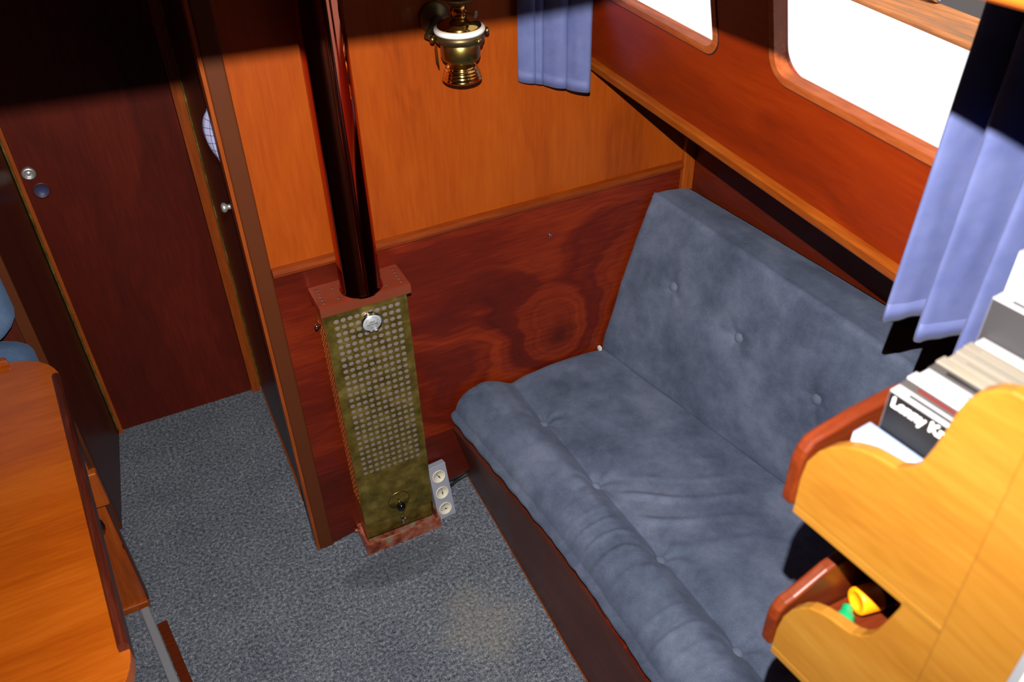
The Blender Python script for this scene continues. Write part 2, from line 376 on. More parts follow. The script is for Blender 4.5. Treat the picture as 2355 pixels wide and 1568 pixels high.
# passage: far door, its frame, right-hand door leaf, left partition
YD = 2.137
d1 = struct('door_1', MB().box(-.212, .154, YD - .003, YD + .03, 0.002, 1.80), M['door'])
lk = mesh('lock', MB().lathe([(.0155, 0), (.0155, .004), (.012, .007), (.0095, .007), (.0085, .003), (.004, .003), (.003, .005), (0, .005)], (-.1945, YD - .003, .801), (0, -1, 0), 32), M['nickel'], d1)
fp = mesh('finger_pull', MB().lathe([(.0195, 0), (.0195, .0015), (.0150, .002), (.0145, .0005), (0, .0005)], (-.182, YD - .003, .754), (0, -1, 0), 32), M['dk_blue'], d1)
fp2 = mesh('pull_rim', MB().lathe([(.0200, 0), (.0200, .0022), (.0155, .0028), (.0152, .0)], (-.182, YD - .003, .754), (0, -1, 0), 32, caps=False), M['dark'], fp)
struct('trim_5', MB().box(.155, .179, YD - .016, YD + .03, 0, 1.80), M['trimz'])
struct('trim_6', MB().box(-.223, -.212, YD - .016, YD + .03, 0, 1.80), M['trimz'])
d2 = struct('door_2', MB().hexa([(.171, YB + .02, .012), (.30, YB + .02, .012), (.30, YD - .012, .012), (.183, YD - .012, .012),
                                 (.171, YB + .02, 1.8), (.30, YB + .02, 1.8), (.30, YD - .012, 1.8), (.183, YD - .012, 1.8)]), M['dark'])
kb = mesh('knob', MB().lathe([(.010, 0), (.010, .003), (.005, .005), (.005, .012), (.0095, .016), (.0095, .021), (.006, .024), (0, .024)], (.1725, 1.585, .885), (-1, .08, 0), 28), M['nickel'], d2)
hg = mesh('hinge', MB().box(.1795, .1835, YD - .020, YD - .012, .02, 1.75), M['brass_old'], d2)
struct('baseboard_right', MB().hexa([(.1685, YB + .17, 0), (.18, YB + .17, 0), (.19, YD - .02, 0), (.181, YD - .02, 0), (.1685, YB + .17, .012), (.18, YB + .17, .012), (.19, YD - .02, .012), (.181, YD - .02, .012)]), M['trimz'])
wl = struct('wall_left', MB().hexa([(-.33, 1.764, 0), (-.262, 1.764, 0), (-.221, YD + .03, 0), (-.33, YD + .03, 0), (-.33, 1.764, 1.8), (-.262, 1.764, 1.8), (-.221, YD + .03, 1.8), (-.33, YD + .03, 1.8)]), M['dark'])
mesh('hinge', MB().box(-.2245, -.2205, YD - .024, YD - .015, .02, 1.75), M['brass_old'], wl)
struct('trim_7', MB().box(-.286, -.261, 1.752, 1.80, 0, 1.80), M['brown'], bevel=.003)
struct('wall_port_front', MB().box(-1.30, -.285, 1.765, 1.80, 0, 1.80), M['bulk_low'])
struct('wall_port', MB().box(-1.32, -1.30, -.62, 1.8, 0, 1.80), M['dark_wall'])
struct('wall_back', MB().box(-1.30, 1.30, -.64, -.62, 0, 2.0), M['dark_wall'])
struct('wall_passage_end', MB().box(-.34, .34, YD + .03, YD + .06, 0, 1.80), M['dark_wall'])

# starboard cabin side: leans 12 degrees inboard, two windows
TA = R(12); P0 = Vector((.881, 1.461, 1.086)); DD = Vector((-.05098, -.99870, 0)); UU = Vector((-math.sin(TA), 0, math.cos(TA)))
UU = (UU - DD * UU.dot(DD)).normalized(); NN = DD.cross(UU).normalized()
if NN.x < 0: NN = -NN        # outboard
def cs(s, t, d=0): return P0 + DD * s + UU * t + NN * d
def sy(y): return (1.461 - y) / .9987
def tz(z): return (z - 1.086) / math.cos(TA)
wins = [(sy(1.405), sy(1.006), tz(1.247), tz(1.56)), (sy(.862), sy(.33), tz(1.262), tz(1.56))]
RW = .016
def cabin_side():
    """Panel with two rounded openings: strips of quads around each window, solid between."""
    mb = MB(); RO = .013; T0, T1 = -.012, tz(1.70)
    edges = [sy(1.49)] + [x for wn in wins for x in (wn[0] - .045, wn[1] + .045)] + [sy(-.62)]
    def slab(a, b):
        q = [cs(a, T0), cs(b, T0), cs(b, T0, .03), cs(a, T0, .03), cs(a, T1), cs(b, T1), cs(b, T1, .03), cs(a, T1, .03)]; mb.hexa(q)
    for i in (0, 2, 4): slab(edges[i], edges[i + 1])
    for k, (s0, s1, t0, t1) in enumerate(wins):
        inner = rrect(s0 - RO, s1 + RO, t0 - RO, t1 + RO, .0360, 8); a, b = edges[1 + 2 * k], edges[2 + 2 * k]
        cx, cy = (s0 + s1) / 2, (t0 + t1) / 2; outer = []
        for (x, y) in inner:   # push out onto the block's rectangle
            px = a if x < s0 + .03 else b if x > s1 - .03 else x
            py = T0 if y < t0 + .03 else T1 if y > t1 - .03 else y
            outer.append((px, py))
        ring_plate(mb, outer, inner, cs, .03)
    return mb
wr = struct('wall_right', cabin_side(), M['cabin'])
for k, (s0, s1, t0, t1) in enumerate(wins):
    RO = .0115
    mb = MB(); o = rrect(s0 - RO, s1 + RO, t0 - RO, t1 + RO, .0355, 8); i1 = rrect(s0, s1, t0, t1, .024, 8)
    ring_plate(mb, o, i1, lambda a, b, d: cs(a, b, d - .0015), .015)
    i2 = rrect(s0 - .010, s1 + .010, t0 - .010, t1 + .010, .032, 8)
    ring_plate(mb, i2, i1, lambda a, b, d: cs(a, b, d + .0130), .003)
    wn = struct('window_%d' % (k + 1), mb, M['rim'])
    joint = rrect(s0 - RO - .0024, s1 + RO + .0024, t0 - RO - .0024, t1 + RO + .0024, .0379, 8)
    struct('frame_joint', ring_plate(MB(), joint, o, lambda a, b, d: cs(a, b, d - .0004), .01), M['ink'], wn)
    struct('window_pane', MB().prism([cs(*p, .0165) for p in rrect(s0 - .012, s1 + .012, t0 - .012, t1 + .012, .03, 8)], NN * .004), M['glass'], wn)
# honey edge batten under the cabin side, and the side-deck underside
eb = MB().prism([P0 + UU * -.013 + NN * .012, P0 + UU * -.013 + NN * -.010, P0 + UU * -.009 + NN * -.0125, P0 + UU * .004 + NN * -.0125, P0 + UU * .007 + NN * -.010, P0 + UU * .007 + NN * .0], DD * 2.05)
struct('trim_8', eb, M['trim'])
struct('ceiling_side_deck', MB().hexa([cs(0, -.012, .002) + Vector((0, .03, 0)), cs(2.08, -.012, .002), Vector((1.42, -.62, 1.075)), Vector((1.42, 1.49, 1.075)),
                                        cs(0, .012, .02) + Vector((0, .03, 0)), cs(2.08, .012, .02), Vector((1.42, -.62, 1.10)), Vector((1.42, 1.49, 1.10))]), M['lining'])
# hull lining behind the back cushion, flaring as it runs aft
def hullx(y): v = (1.462 - y); return 1.166 + .098 * v - .02 * v * v
HL = MB(); ys = [1.48 - i * .105 for i in range(21)]
HL.loft([[Vector((hullx(y), y, .0)), Vector((hullx(y), y, 1.085)), Vector((hullx(y) + .02, y, 1.085)), Vector((hullx(y) + .02, y, .0))] for y in ys], smooth=False)
struct('wall_hull_lining', HL, M['lining'])

# deckhead with the companionway: front coaming whose lower edge throws the shadow on bulkhead and door, starboard beam seen top right
struct('ceiling', MB().box(-1.32, .84, .36, YD + .06, 1.80, 1.84).box(-1.32, -.55, -.64, .36, 1.80, 1.84)  .box(.40, .84, -.64, .36, 1.80, 1.84), M['ceil'])
struct('trim_9', MB().hexa([(-1.3, .345, 1.7215), (.36, .345, 1.6500), (.36, .37, 1.6500), (-1.3, .37, 1.7215), (-1.3, .345, 1.81), (.36, .345, 1.81), (.36, .37, 1.81), (-1.3, .37, 1.81)]), M['trimx'])
struct('trim_10', MB().hexa([(.352, -.6, 1.610), (.392, -.6, 1.610), (.392, 1.2, 1.548), (.352, 1.2, 1.548), (.352, -.6, 1.80), (.392, -.6, 1.80), (.392, 1.2, 1.80), (.352, 1.2, 1.80)]), M['trim'], bevel=.004)
struct('ceiling_daylight_lid', MB().box(-.57, .42, -.64, .38, 2.05, 2.08).box(-.57, -.55, -.64, .38, 1.84, 2.05).box(.40, .42, -.64, .38, 1.84, 2.05).box(-.57, .42, .36, .38, 1.84, 2.05).box(-.57, .42, -.64, -.62, 1.84, 2.05), M['ceil'])  # unseen lid box, added over the open companionway to keep daylight out

# outside: white side deck and bulwark, teak cap rail, dark quay beyond
struct('floor_side_deck', MB().hexa([(.87, -2, 1.105), (1.30, -2, 1.105), (1.70, 3.5, 1.105), (.94, 3.5, 1.105), (.87, -2, 1.12), (1.30, -2, 1.12), (1.70, 3.5, 1.12), (.94, 3.5, 1.12)]), M['white'])
struct('trim_11', MB().hexa([(1.451 + .097 * (y - 1.05) + dx, y, z) for z in (1.06, 1.128) for dx, y in ((0, -2), (.135, -2), (.135, 3.5), (0, 3.5))]), M['teak'], bevel=.006)
struct('ground', MB().box(1.75, 12, -6, 12, .75, .80), M['ground'])
ft = thing('deck_tube', 'hollow chrome tube lying on teak rail outside window', 'deck fitting', (1.58, 1.3, 1.128))
mesh('tube', MB().lathe([(.0085, .22), (.0085, .034), (.0135, .026), (.0135, 0), (.0095, 0), (.009, .03), (.0001, .03)], (1.598, 1.262, 1.142), (-.09, .99, 0), 6, caps=False), M['chrome'], ft)

# ================================================================== CABIN HEATER
ht = thing('cabin_heater', 'tall perforated brass cabin heater with copper flue on the bulkhead', 'heater', (.355, 1.43, 0))
def lean(v):
    k = v.z / .72; return Vector((v.x - .012 * k, v.y - .020 * k, v.z))
HX0, HX1, HY = .2725, .4445, 1.402
fr = MB(); perforated(fr, lambda u, v: Vector((HX0 + u, HY, .088 + v)), HX1 - HX0, .632, 10, 28, .0245, .174, .01405, .01615, .0057)
mesh('front_panel', fr.xf(lean), M['brass_old'], ht, solid=.0014)
lowp = mesh('lower_door', MB().box(HX0 + .001, HX1 - .003, HY + .0055, HY + .009, .034, .0853).xf(lean), M['brass_old'], ht)
mesh('liner', MB().box(HX0 + .006, HX1 - .006, HY + .0045, HY + .008, .13, .71).xf(lean), M['steel'], ht)
sp_ = MB(); perforated(sp_, lambda u, v: Vector((HX0, HY + u, .035 + v)), .062, .685, 4, 34, .012, .13, .012, .0155, .0045)
mesh('side_panel', sp_.xf(lean), M['side_brass'], ht, solid=.0008)
mesh('side_liner', MB().box(HX0 + .003, HX0 + .005, HY + .012, 1.458, .05, .71).xf(lean), M['steel'], ht)
mesh('side_panel', MB().box(HX1 - .0012, HX1, HY, 1.464, .035, .72).xf(lean), M['brass_old'], ht)
mesh('side_screw', MB().lathe([(.0035, 0), (.0035, .006), (.0055, .007), (.0055, .011), (0, .012)], (.259, 1.408, .682), (-1, 0, 0), 16), M['chrome'], ht)
cp = MB()
cv = perforated(cp, lambda u, v: Vector((.258 + u, 1.380 + v, .738)), .184, .082, 2, 5, .012, .016, .160, .0125, .0034)
cap = MB(); W0, W1, D0, D1 = .258, .442, 1.379, 1.462
# cap top with two rows of holes at either end
capT = MB()
perforated(capT, lambda u, v: Vector((W0 + u, D0 + v, .738)), .036, D1 - D0, 1, 5, .013, .017, .0125, .0125, .0034)
perforated(capT, lambda u, v: Vector((W0 + .036 + u, D0 + v, .738)), .018, D1 - D0, 1, 2, .007, .021, .0125, .040, .0032)
perforated(capT, lambda u, v: Vector((W1 - .036 + u, D0 + v, .738)), .036, D1 - D0, 1, 5, .023, .017, .0125, .0125, .0034)
perforated(capT, lambda u, v: Vector((W1 - .054 + u, D0 + v, .738)), .018, D1 - D0, 1, 2, .011, .021, .0125, .040, .0032)
capT.add([(W0 + .054, D0, .738), (W1 - .054, D0, .738), (W1 - .054, D1, .738), (W0 + .054, D1, .738)], [(0, 1, 2, 3)])
capT.add([(W0, D0, .738), (W1, D0, .738), (W1, D0, .718), (W0, D0, .718)], [(0, 1, 2, 3)])
capT.add([(W0, D0, .738), (W0, D1, .738), (W0, D1, .718), (W0, D0, .718)], [(0, 1, 2, 3)])
capT.add([(W1, D0, .738), (W1, D1, .738), (W1, D1, .718), (W1, D0, .718)], [(0, 1, 2, 3)])
mesh('cap', capT, M['copper_cap'], ht, solid=.001)
mesh('cap_liner', MB().box(W0 + .006, W1 - .006, D0 + .006, D1 - .002, .727, .729), M['steel'], ht)
FX, FY, FR_ = .3535, 1.418, .0395
fp_ = mesh('flue_pipe', MB().lathe([(FR_ + .0035, .7375), (FR_ + .0028, .742), (FR_, .7445), (FR_, 1.80)], (FX, FY, 0), n=64, caps=False), M['copper'], ht)
fp_['label'] = 'polished round copper flue rising to the deckhead'
# base tray: copper, open at the top, pale tarnished lip
tr = MB(); a = rrect(.262, .455, 1.386, 1.462, .003, 2); b_ = rrect(.266, .451, 1.390, 1.460, .002, 2)
ring_plate(tr, a, b_, lambda x, y, d: Vector((x, y, .034 - d)), .034)
tr.box(.264, .453, 1.388, 1.462, 0, .004)
mesh('base_tray', tr, M['copper_old'], ht)
mesh('tray_bolt', MB().lathe([(.005, 0), (.005, .01), (.003, .012), (0, .012)], (.263, 1.446, .030), (-1, 0, .4), 12), M['copper_old'], ht)
# heat dial
dc = lean(Vector((.3535 + .012, HY - .001, .675))); 
dl = mesh('heat_dial', MB().lathe([(.0188, -.004), (.0188, .004), (0, .004)], dc, (0, -1, 0), 48), M['dial_silver'], ht)
mesh('bezel', MB().lathe([(.0222, -.004), (.0222, .004), (.0212, .0068), (.0196, .0068), (.0186, .0035)], dc, (0, -1, 0), 48, caps=False), M['chrome'], dl)
text('lettering', 'HEAT', .0052, M['ink'], dc + Vector((0, -.0042, .001)), (1, 0, 0), (0, 0, 1), dl)
text('lettering', 'INDICATOR', .0042, M['ink'], dc + Vector((0, -.0042, -.0045)), (1, 0, 0), (0, 0, 1), dl)
sc_ = MB()
for i in range(15):
    aa = R(200 - i * 220 / 14 * 1.0); aa = R(170 - i * 160 / 14)
    u = Vector((math.cos(aa), 0, math.sin(aa))); q = Vector((-u.z, 0, u.x)); c0 = dc + Vector((0, -.0044, 0))
    r0 = .011 if i % 2 else .0095
    sc_.add([c0 + u * r0 - q * .0003, c0 + u * .0145 - q * .0003, c0 + u * .0145 + q * .0003, c0 + u * r0 + q * .0003], [(0, 1, 2, 3)])
sc_.add([dc + Vector((-.011, -.0046, -.0065)), dc + Vector((.002, -.0046, -.0118)), dc + Vector((.0024, -.0046, -.0110)), dc + Vector((-.011, -.0046, -.0060))], [(0, 1, 2, 3)])
mesh('scale', sc_, M['ink_grey'], dl)
# mica window ring, black knob on a stem, wing key
kc = lean(Vector((.362, HY, .137)))
mesh('viewing_ring', MB().lathe([(.0275, 0), (.0275, .0022), (.0255, .0026), (.0248, .0004)], kc, (0, -1, 0), 48, caps=False), M['brass_dull'], ht)
mesh('viewing_disc', MB().lathe([(.0248, 0), (.0248, .0006), (0, .0006)], kc, (0, -1, 0), 48), M['brass_old'], ht)
kn = mesh('control_knob', MB().ball(kc + Vector((-.003, -.026, .004)), .0105), M['black'], ht)
mesh('stem', MB().tube([kc + Vector((-.001, 0, .002)), kc + Vector((-.0025, -.02, .004))], .0035, 12), M['chrome'], kn)
wk = MB(); w0 = lean(Vector((.362, HY, .074)))
wk.tube([w0, w0 + Vector((0, -.012, 0))], .004, 12); wk.tube([w0 + Vector((0, -.009, .010)), w0 + Vector((0, -.011, -.014))], [.0034, .0022], 10); wk.tube([w0 + Vector((.0, -.009, 0)), w0 + Vector((.012, -.010, .002))], [.003, .002], 10)
mesh('wing_key', wk, M['chrome'], ht)

# ================================================================== OIL LAMP
LX, LY = .586, 1.397
lp = thing('oil_lamp', 'polished brass gimballed oil lamp on the bulkhead beside curtain', 'oil lamp', (LX, LY, 1.12))
st = [(0, 1.1185), (.030, 1.1185), (.0350, 1.121), (.0352, 1.1235), (.0328, 1.1255), (.0338, 1.1275), (.0336, 1.1295), (.0312, 1.131), (.0322, 1.133), (.0318, 1.1345), (.0294, 1.136), (.0303, 1.138), (.0296, 1.1395), (.0268, 1.1410), (.0272, 1.143), (.0255, 1.1455), (.021, 1.148), (.0185, 1.150), (.018, 1.153), (0, 1.153)]
mesh('foot', MB().lathe(st, (LX, LY, 0)), M['brass'], lp)
mesh('reservoir', MB().lathe([(.0185, 1.152), (.027, 1.1535), (.0325, 1.157), (.0345, 1.162), (.0345, 1.204), (.0300, 1.2045)], (LX, LY, 0), n=64), M['brass_dull'], lp)
mesh('gimbal_ring', MB().lathe([(.0395, 1.190), (.0430, 1.190), (.0430, 1.2035), (.0395, 1.2035), (.0395, 1.190)], (LX, LY, 0), n=64, caps=False), M['bronze'], lp)
mesh('porcelain_collar', MB().lathe([(.0390, 1.203), (.0438, 1.204), (.0446, 1.2075), (.0435, 1.211), (.0375, 1.2125), (.034, 1.211)], (LX, LY, 0), n=64), M['white_porc'], lp)
mesh('dome', MB().lathe([(.0385, 1.2115), (.0385, 1.2135), (.0355, 1.219), (.029, 1.2235), (.021, 1.2265), (.0145, 1.228), (.0130, 1.230), (.0128, 1.236), (.0150, 1.240), (.0128, 1.244), (.0128, 1.249)], (LX, LY, 0), n=64), M['brass'], lp)
bn = mesh('burner', MB().lathe([(.0125, 1.248), (.020, 1.252), (.0245, 1.256), (.0325, 1.260), (.0335, 1.2635), (.0325, 1.270), (.0305, 1.276), (.028, 1.2765), (.028, 1.264), (0, 1.264)], (LX, LY, 0), n=48), M['bronze'], lp)
mesh('chimney', MB().lathe([(.0262, 1.264), (.0262, 1.30), (.034, 1.325), (.030, 1.36), (.022, 1.42), (.0212, 1.42), (.029, 1.36), (.0325, 1.325), (.0252, 1.30), (.0252, 1.264)], (LX, LY, 0), n=40, caps=False), M['glass'], lp)
mesh('wick_wheel', MB().lathe([(.0062, -.0012), (.0068, 0), (.0062, .0012)], (LX + .022, LY - .022, 1.2345), (.6, -.78, -.1), 24).tube([(LX + .010, LY - .008, 1.2345), (LX + .022, LY - .022, 1.2345)], .0014, 8), M['brass_dull'], lp)
for (ux, uy) in ((-1, .05), (1, -.05), (.32, -.95)):
    u = Vector((ux, uy, 0)).normalized(); c = Vector((LX, LY, 1.197)) + u * .043
    mesh('thumb_screw', MB().lathe([(.0028, -.002), (.0028, .004), (.0058, .0045), (.0062, .009), (.0045, .0105), (0, .011)], c, u, 20), M['brass_dull'], lp)
mesh('catch', MB().prism([(LX - .047, LY - .006, 1.186), (LX - .047, LY + .002, 1.186), (LX - .046, LY + .002, 1.160), (LX - .043, LY - .001, 1.148), (LX - .046, LY - .006, 1.155)], (.0016, 0, 0)), M['brass_dull'], lp)
bk = mesh('wall_bracket', MB().lathe([(.0285, 0), (.0285, .004), (.024, .009), (.015, .013), (.010, .016), (0, .016)], (.566, YB, 1.213), (0, -1, 0), 40), M['bronze'], lp)
mesh('arm', MB().tube([(.566, YB - .012, 1.213), (.553, YB - .03, 1.206), (LX - .052, LY + .02, 1.198), (LX - .046, LY + .004, 1.197)], [.009, .008, .0055, .004], 14), M['bronze'], bk)

# ================================================================== WEATHER GAUGE, CABLE
wg = thing('weather_gauge', 'small grey panel of three cream dials standing against the heater', 'weather gauge', (.478, 1.42, 0))
GA = Vector((.4565, 1.4065, .0)); GR = Vector((.0485, .0045, 0)); GU = Vector((-.004, .030, .158))
gr = GR.normalized(); gu = (GU - gr * GU.dot(gr)).normalized(); gn = gr.cross(gu)  # towards the camera
def gp(u, v, d=0): return GA + GR * u + GU * v + gn * d
gm = MB().hexa([gp(0, 0), gp(1, 0), gp(1, 0, -.018) + Vector((0, 0, .003)), gp(0, 0, -.018) + Vector((0, 0, .003)), gp(0, 1), gp(.96, 1), gp(.96, 1, -.018), gp(0, 1, -.018)])
mesh('panel', gm, M['gauge_body'], wg, bevel=.0012)
for v, ang in ((.80, 120), (.49, 90), (.18, 178)):
    c = gp(.47, v)
    di = mesh('dial', MB().lathe([(.0172, -.001), (.0172, .0022), (.0160, .0026), (.0156, .0014), (0, .0014)], c, gn, 40), M['dial'], wg)
    hd = MB(); e = gr * math.cos(R(ang)) + gu * math.sin(R(ang)); pz = gn * .003
    q = e.cross(gn)
    hd.add([c - e * .006 + q * .0008 + pz, c + e * .012 + q * .0004 + pz, c + e * .012 - q * .0004 + pz, c - e * .006 - q * .0008 + pz], [(0, 1, 2, 3)])
    hd.lathe([(.0018, .0014), (.0018, .0034), (0, .0034)], c, gn, 12)
    for i in range(12):
        aa = R(i * 30); u = gr * math.cos(aa) + gu * math.sin(aa); q2 = u.cross(gn)
        hd.add([c + u * .0122 + q2 * .0003 + gn * .0018, c + u * .0142 + q2 * .0003 + gn * .0018, c + u * .0142 - q2 * .0003 + gn * .0018, c + u * .0122 - q2 * .0003 + gn * .0018], [(0, 1, 2, 3)])
    mesh('pointer', hd, M['ink'], di)
cb = [(.47, 1.452, .006), (.50, 1.478, .006), (.522, 1.494, .007), (.55, 1.506, .007), (.575, 1.510, .010), (.595, 1.506, .014)]
tag(mesh('cable', MB().tube(cb, .0045, 12), M['rubber'], at=cb[0]), 'short black cable from the grey gauge to settee corner', 'cable')

# ================================================================== SETTEE
def itp(tab, y):
    if y >= tab[0][0]: return tab[0][1]
    for (a, b), (c, d) in zip(tab, tab[1:]):
        if y >= c: return b + (d - b) * (a - y) / (a - c)
    return tab[-1][1]
FRONT = [(1.47, .531), (1.413, .537), (1.238, .553), (1.06, .568), (.927, .575), (.81, .576), (.70, .575), (.1, .570), (-.5, .56)]
sb = thing('settee_base', 'dark mahogany settee base below the blue seat cushion', 'settee base', (.6, .8, 0))
ys = [1.462, 1.35, 1.22, 1.06, .93, .81, .7, .4, .1, -.2, -.5]
fb = [[Vector((.586 - .022 * (1.52 - y) / .62 if y > .9 else .564 - .015 * (.9 - y), y + (.056 if y > 1.45 else 0), .0)), Vector((itp(FRONT, y) + .001, y - .002, .243)), Vector((itp(FRONT, y) + .022, y - .002, .243)), Vector((.606, y + (.056 if y > 1.45 else 0), 0))] for y in ys]
mesh('front_board', MB().loft(fb, smooth=False), M['base'], sb)
tp = [[Vector((itp(FRONT, y) + (.0015 if y < .9 else .012), y - .002, .243)), Vector((itp(FRONT, y) + (.0015 if y < .9 else .012), y - .002, .2475)), Vector((1.16, y - .002, .2475)), Vector((1.16, y - .002, .243))] for y in ys]
mesh('top_board', MB().loft(tp, smooth=False), M['bulk_low'], sb)
mesh('carpet_strip', MB().loft([[Vector((f[0].x - .002, f[0].y, .0)), Vector((f[0].x - .002, f[0].y, .003)), Vector((f[0].x + .002, f[0].y, .003)), Vector((f[0].x + .003, f[0].y, 0))] for f in fb], smooth=False), M['trim'], sb)

def nz(x, y, z=0): return noise.noise(Vector((x, y, z)))
SB = [(.692, 1.291), (.696, 1.067), (.706, .844), (.716, .620), (.722, .40), (.728, .18)]
def row_x(y): return itp([(b, a) for a, b in SB], y)
def smooth(a, b, x):
    t = min(max((x - a) / (b - a), 0), 1); return t * t * (3 - 2 * t)
def seat_z(x, y):
    f = itp(FRONT, y); rx = row_x(y); u = x - f
    z = .332 + .012 * math.exp(-((x - .84) / .12) ** 2)
    z += .030 * math.exp(-((x - (f + .083)) / .052) ** 2)                       # front roll
    z -= .010 * math.exp(-((x - rx) / .020) ** 2)                              # valley at the button row
    z -= .0022 * math.exp(-((x - rx - .002) / .0028) ** 2) * (1 if y < 1.27 else .3)     # stitched crease
    wear = smooth(1.20, .95, y)
    # radiating pulls and buttons
    for (bx, by) in SB:
        dx, dy = x - bx, y - by; d = math.hypot(dx, dy)
        if d < .16:
            a = math.atan2(dy, dx); z -= .010 * math.exp(-(d / .020) ** 2)
            z += .0020 * math.sin(a * 7 + bx * 90) * math.exp(-((d - .035) / .03) ** 2)
    # wrinkles across the roll
    ph = y * 150 + 2.5 * math.sin((x - rx) * 22) + 6 * nz(x * 5, y * 5)
    am = max(0, nz(x * 7 + 3, y * 9, 2) + .35)
    z += wear * .0068 * am * max(0, math.sin(ph)) ** 3 * smooth(f + .005, f + .04, x) * smooth(rx + .01, rx - .04, x)
    # soft folds on the seating area behind the buttons
    ph2 = (y * .9 + x * .5) * 95 + 7 * nz(x * 4, y * 4, 5)
    am2 = max(0, nz(x * 6, y * 6, 9) + .15)
    z += wear * .0115 * am2 * max(0, math.sin(ph2)) ** 2 * smooth(rx + .01, rx + .05, x) * smooth(1.0, .9, x)
    z += .0022 * nz(x * 13, y * 13) + .003 * nz(x * 5, y * 5, 3)
    return z
def seat_mesh():
    Y0, Y1, NY, NX = 1.458, .05, 380, 150; loops = []
    for j in range(NY + 1):
        y = Y0 + (Y1 - Y0) * j / NY; f = itp(FRONT, y) + .004 + .003 * nz(y * 30, 2); back = .945 + .107 / .61 * (1.461 - y) + .012
        e = min(1, (Y0 - y + .0005) / .022); endk = 1 - math.sqrt(max(0, 1 - (1 - e) ** 2)) if False else math.sqrt(max(0, 1 - (1 - e) ** 2))
        lp_ = []
        zb = .2485
        ff = f + .020 * (1 - endk)
        zt = lambda x: zb + (seat_z(x, y) - zb) * (.90 + .10 * endk)
        # front bulge from bottom to the roll
        x_top = f + .060; ztop = zt(x_top); H = ztop - zb
        for i in range(26):
            t = i / 25; ang = R(-78 + 168 * t)
            lp_.append(Vector((ff + .036 - .050 * math.cos(ang) * (1 if ang < 0 else 1) + (.024 * t if ang > 0 else 0) + .0015 * nz(y * 26, t * 6), y, zb + H * (math.sin(ang) + math.sin(R(78))) / (1 + math.sin(R(78))))))
        for i in range(1, NX + 1):
            x = x_top + (back - x_top) * i / NX; lp_.append(Vector((x, y, zt(x))))
        lp_ += [Vector((back + .004, y, zb + .05)), Vector((back, y, zb))]
        loops.append(lp_)
    return MB().loft(loops)
sc1 = thing('seat_cushion', 'long slate blue suede seat cushion with buttoned row, on settee base', 'cushion', (.75, .8, .25))
mesh('cover', seat_mesh(), M['suede'], sc1)
for (bx, by) in SB[:5]:
    mesh('button', MB().lathe([(.0105, -.004), (.0115, .000), (.0095, .0035), (.005, .0052), (0, .0056)], (bx, by, seat_z(bx, by) + .0005), (-.15, -.1, 1), 24), M['suede_button'], sc1)

# back cushion: front face leans back, top slopes to the hull lining
BB = [(1.044, 1.305, .585), (1.079, 1.094, .576), (1.112, .880, .564), (1.138, .66, .552), (1.16, .44, .54), (1.18, .22, .53)]
def back_sect(y):
    v = (1.461 - y) / .61
    a = Vector((.941 + .105 * v, y, .334)); b = Vector((1.062 + .030 * v, y, .742)); c = Vector((hullx(y) - .004, y, .730)); d = Vector((a.x + .10, y, .30))
    return a, b, c, d
def back_mesh():
    Y0, Y1, NY = 1.458, .05, 260; loops = []
    for j in range(NY + 1):
        y = Y0 + (Y1 - Y0) * j / NY; a, b, c, d = back_sect(y); lp_ = []
        e = min(1, (Y0 - y + .0004) / .016); k = 1 - math.sqrt(max(0, 1 - (1 - e) ** 2)); ins = .014 * k
        fd_ = (b - a); n = Vector((-fd_.z, 0, fd_.x)).normalized()
        lp_.append(d)
        lp_.append(a + Vector((.012, 0, -.012)))
        for i in range(1, 90):
            t = i / 90 * .965 + .01; p = a + fd_ * t
            puff = .010 * math.sin(math.pi * t) ** .7 - ins
            q = 0
            for (bx, by, bz) in BB:
                dd = math.hypot(y - by, (p.z - bz) * 1.1)
                if dd < .12:
                    an = math.atan2(p.z - bz, y - by); q -= .011 * math.exp(-(dd / .018) ** 2) + .003 * math.exp(-(dd / .05) ** 2)
                    q += .0012 * math.sin(an * 6 + by * 40) * math.exp(-((dd - .03) / .022) ** 2)
            q += .0025 * nz(y * 9, t * 5) + .0012 * nz(y * 30, t * 16) + .0016 * max(0, math.sin((t * 14 + y * 22) + 5 * nz(y * 6, t * 3, 4))) * max(0, nz(y * 7, t * 5, 8))
            lp_.append(p + n * (puff + q))
        bd = (c - b)
        lp_.append(a + fd_ * .985 + n * (.002 - ins * .6)); lp_.append(b + bd * .03 + Vector((0, 0, .003 - ins * .4)))
        for i in range(1, 12):
            t = i / 12; lp_.append(b + bd * (.03 + .94 * t) + Vector((0, 0, .004 * math.sin(math.pi * t) + .002 * nz(y * 12, t * 4, 6) - ins * .4)))
        lp_.append(c); lp_.append(Vector((c.x, y, .33)))
        loops.append(lp_)
    return MB().loft(loops)
bc = thing('back_cushion', 'slate blue suede back cushion with round buttons along the hull side', 'cushion', (1.05, .8, .33))
mesh('cover', back_mesh(), M['suede'], bc)
for (bx, by, bz) in BB[:4]:
    a, b, c, d = back_sect(by); t = (bz - a.z) / (b.z - a.z); p = a + (b - a) * t; n = Vector((-(b - a).z, 0, (b - a).x)).normalized()
    mesh('button', MB().lathe([(.0115, -.006), (.0120, -.002), (.0100, .0025), (.005, .0045), (0, .005)], p + n * .0005, n, 24), M['suede_button'], bc)
tg = mesh('care_tag', MB().box(.934, .941, 1.446, 1.456, .338, .347), M['white_porc'], bc); tg['label'] = 'tiny white tag at the cushion corner'

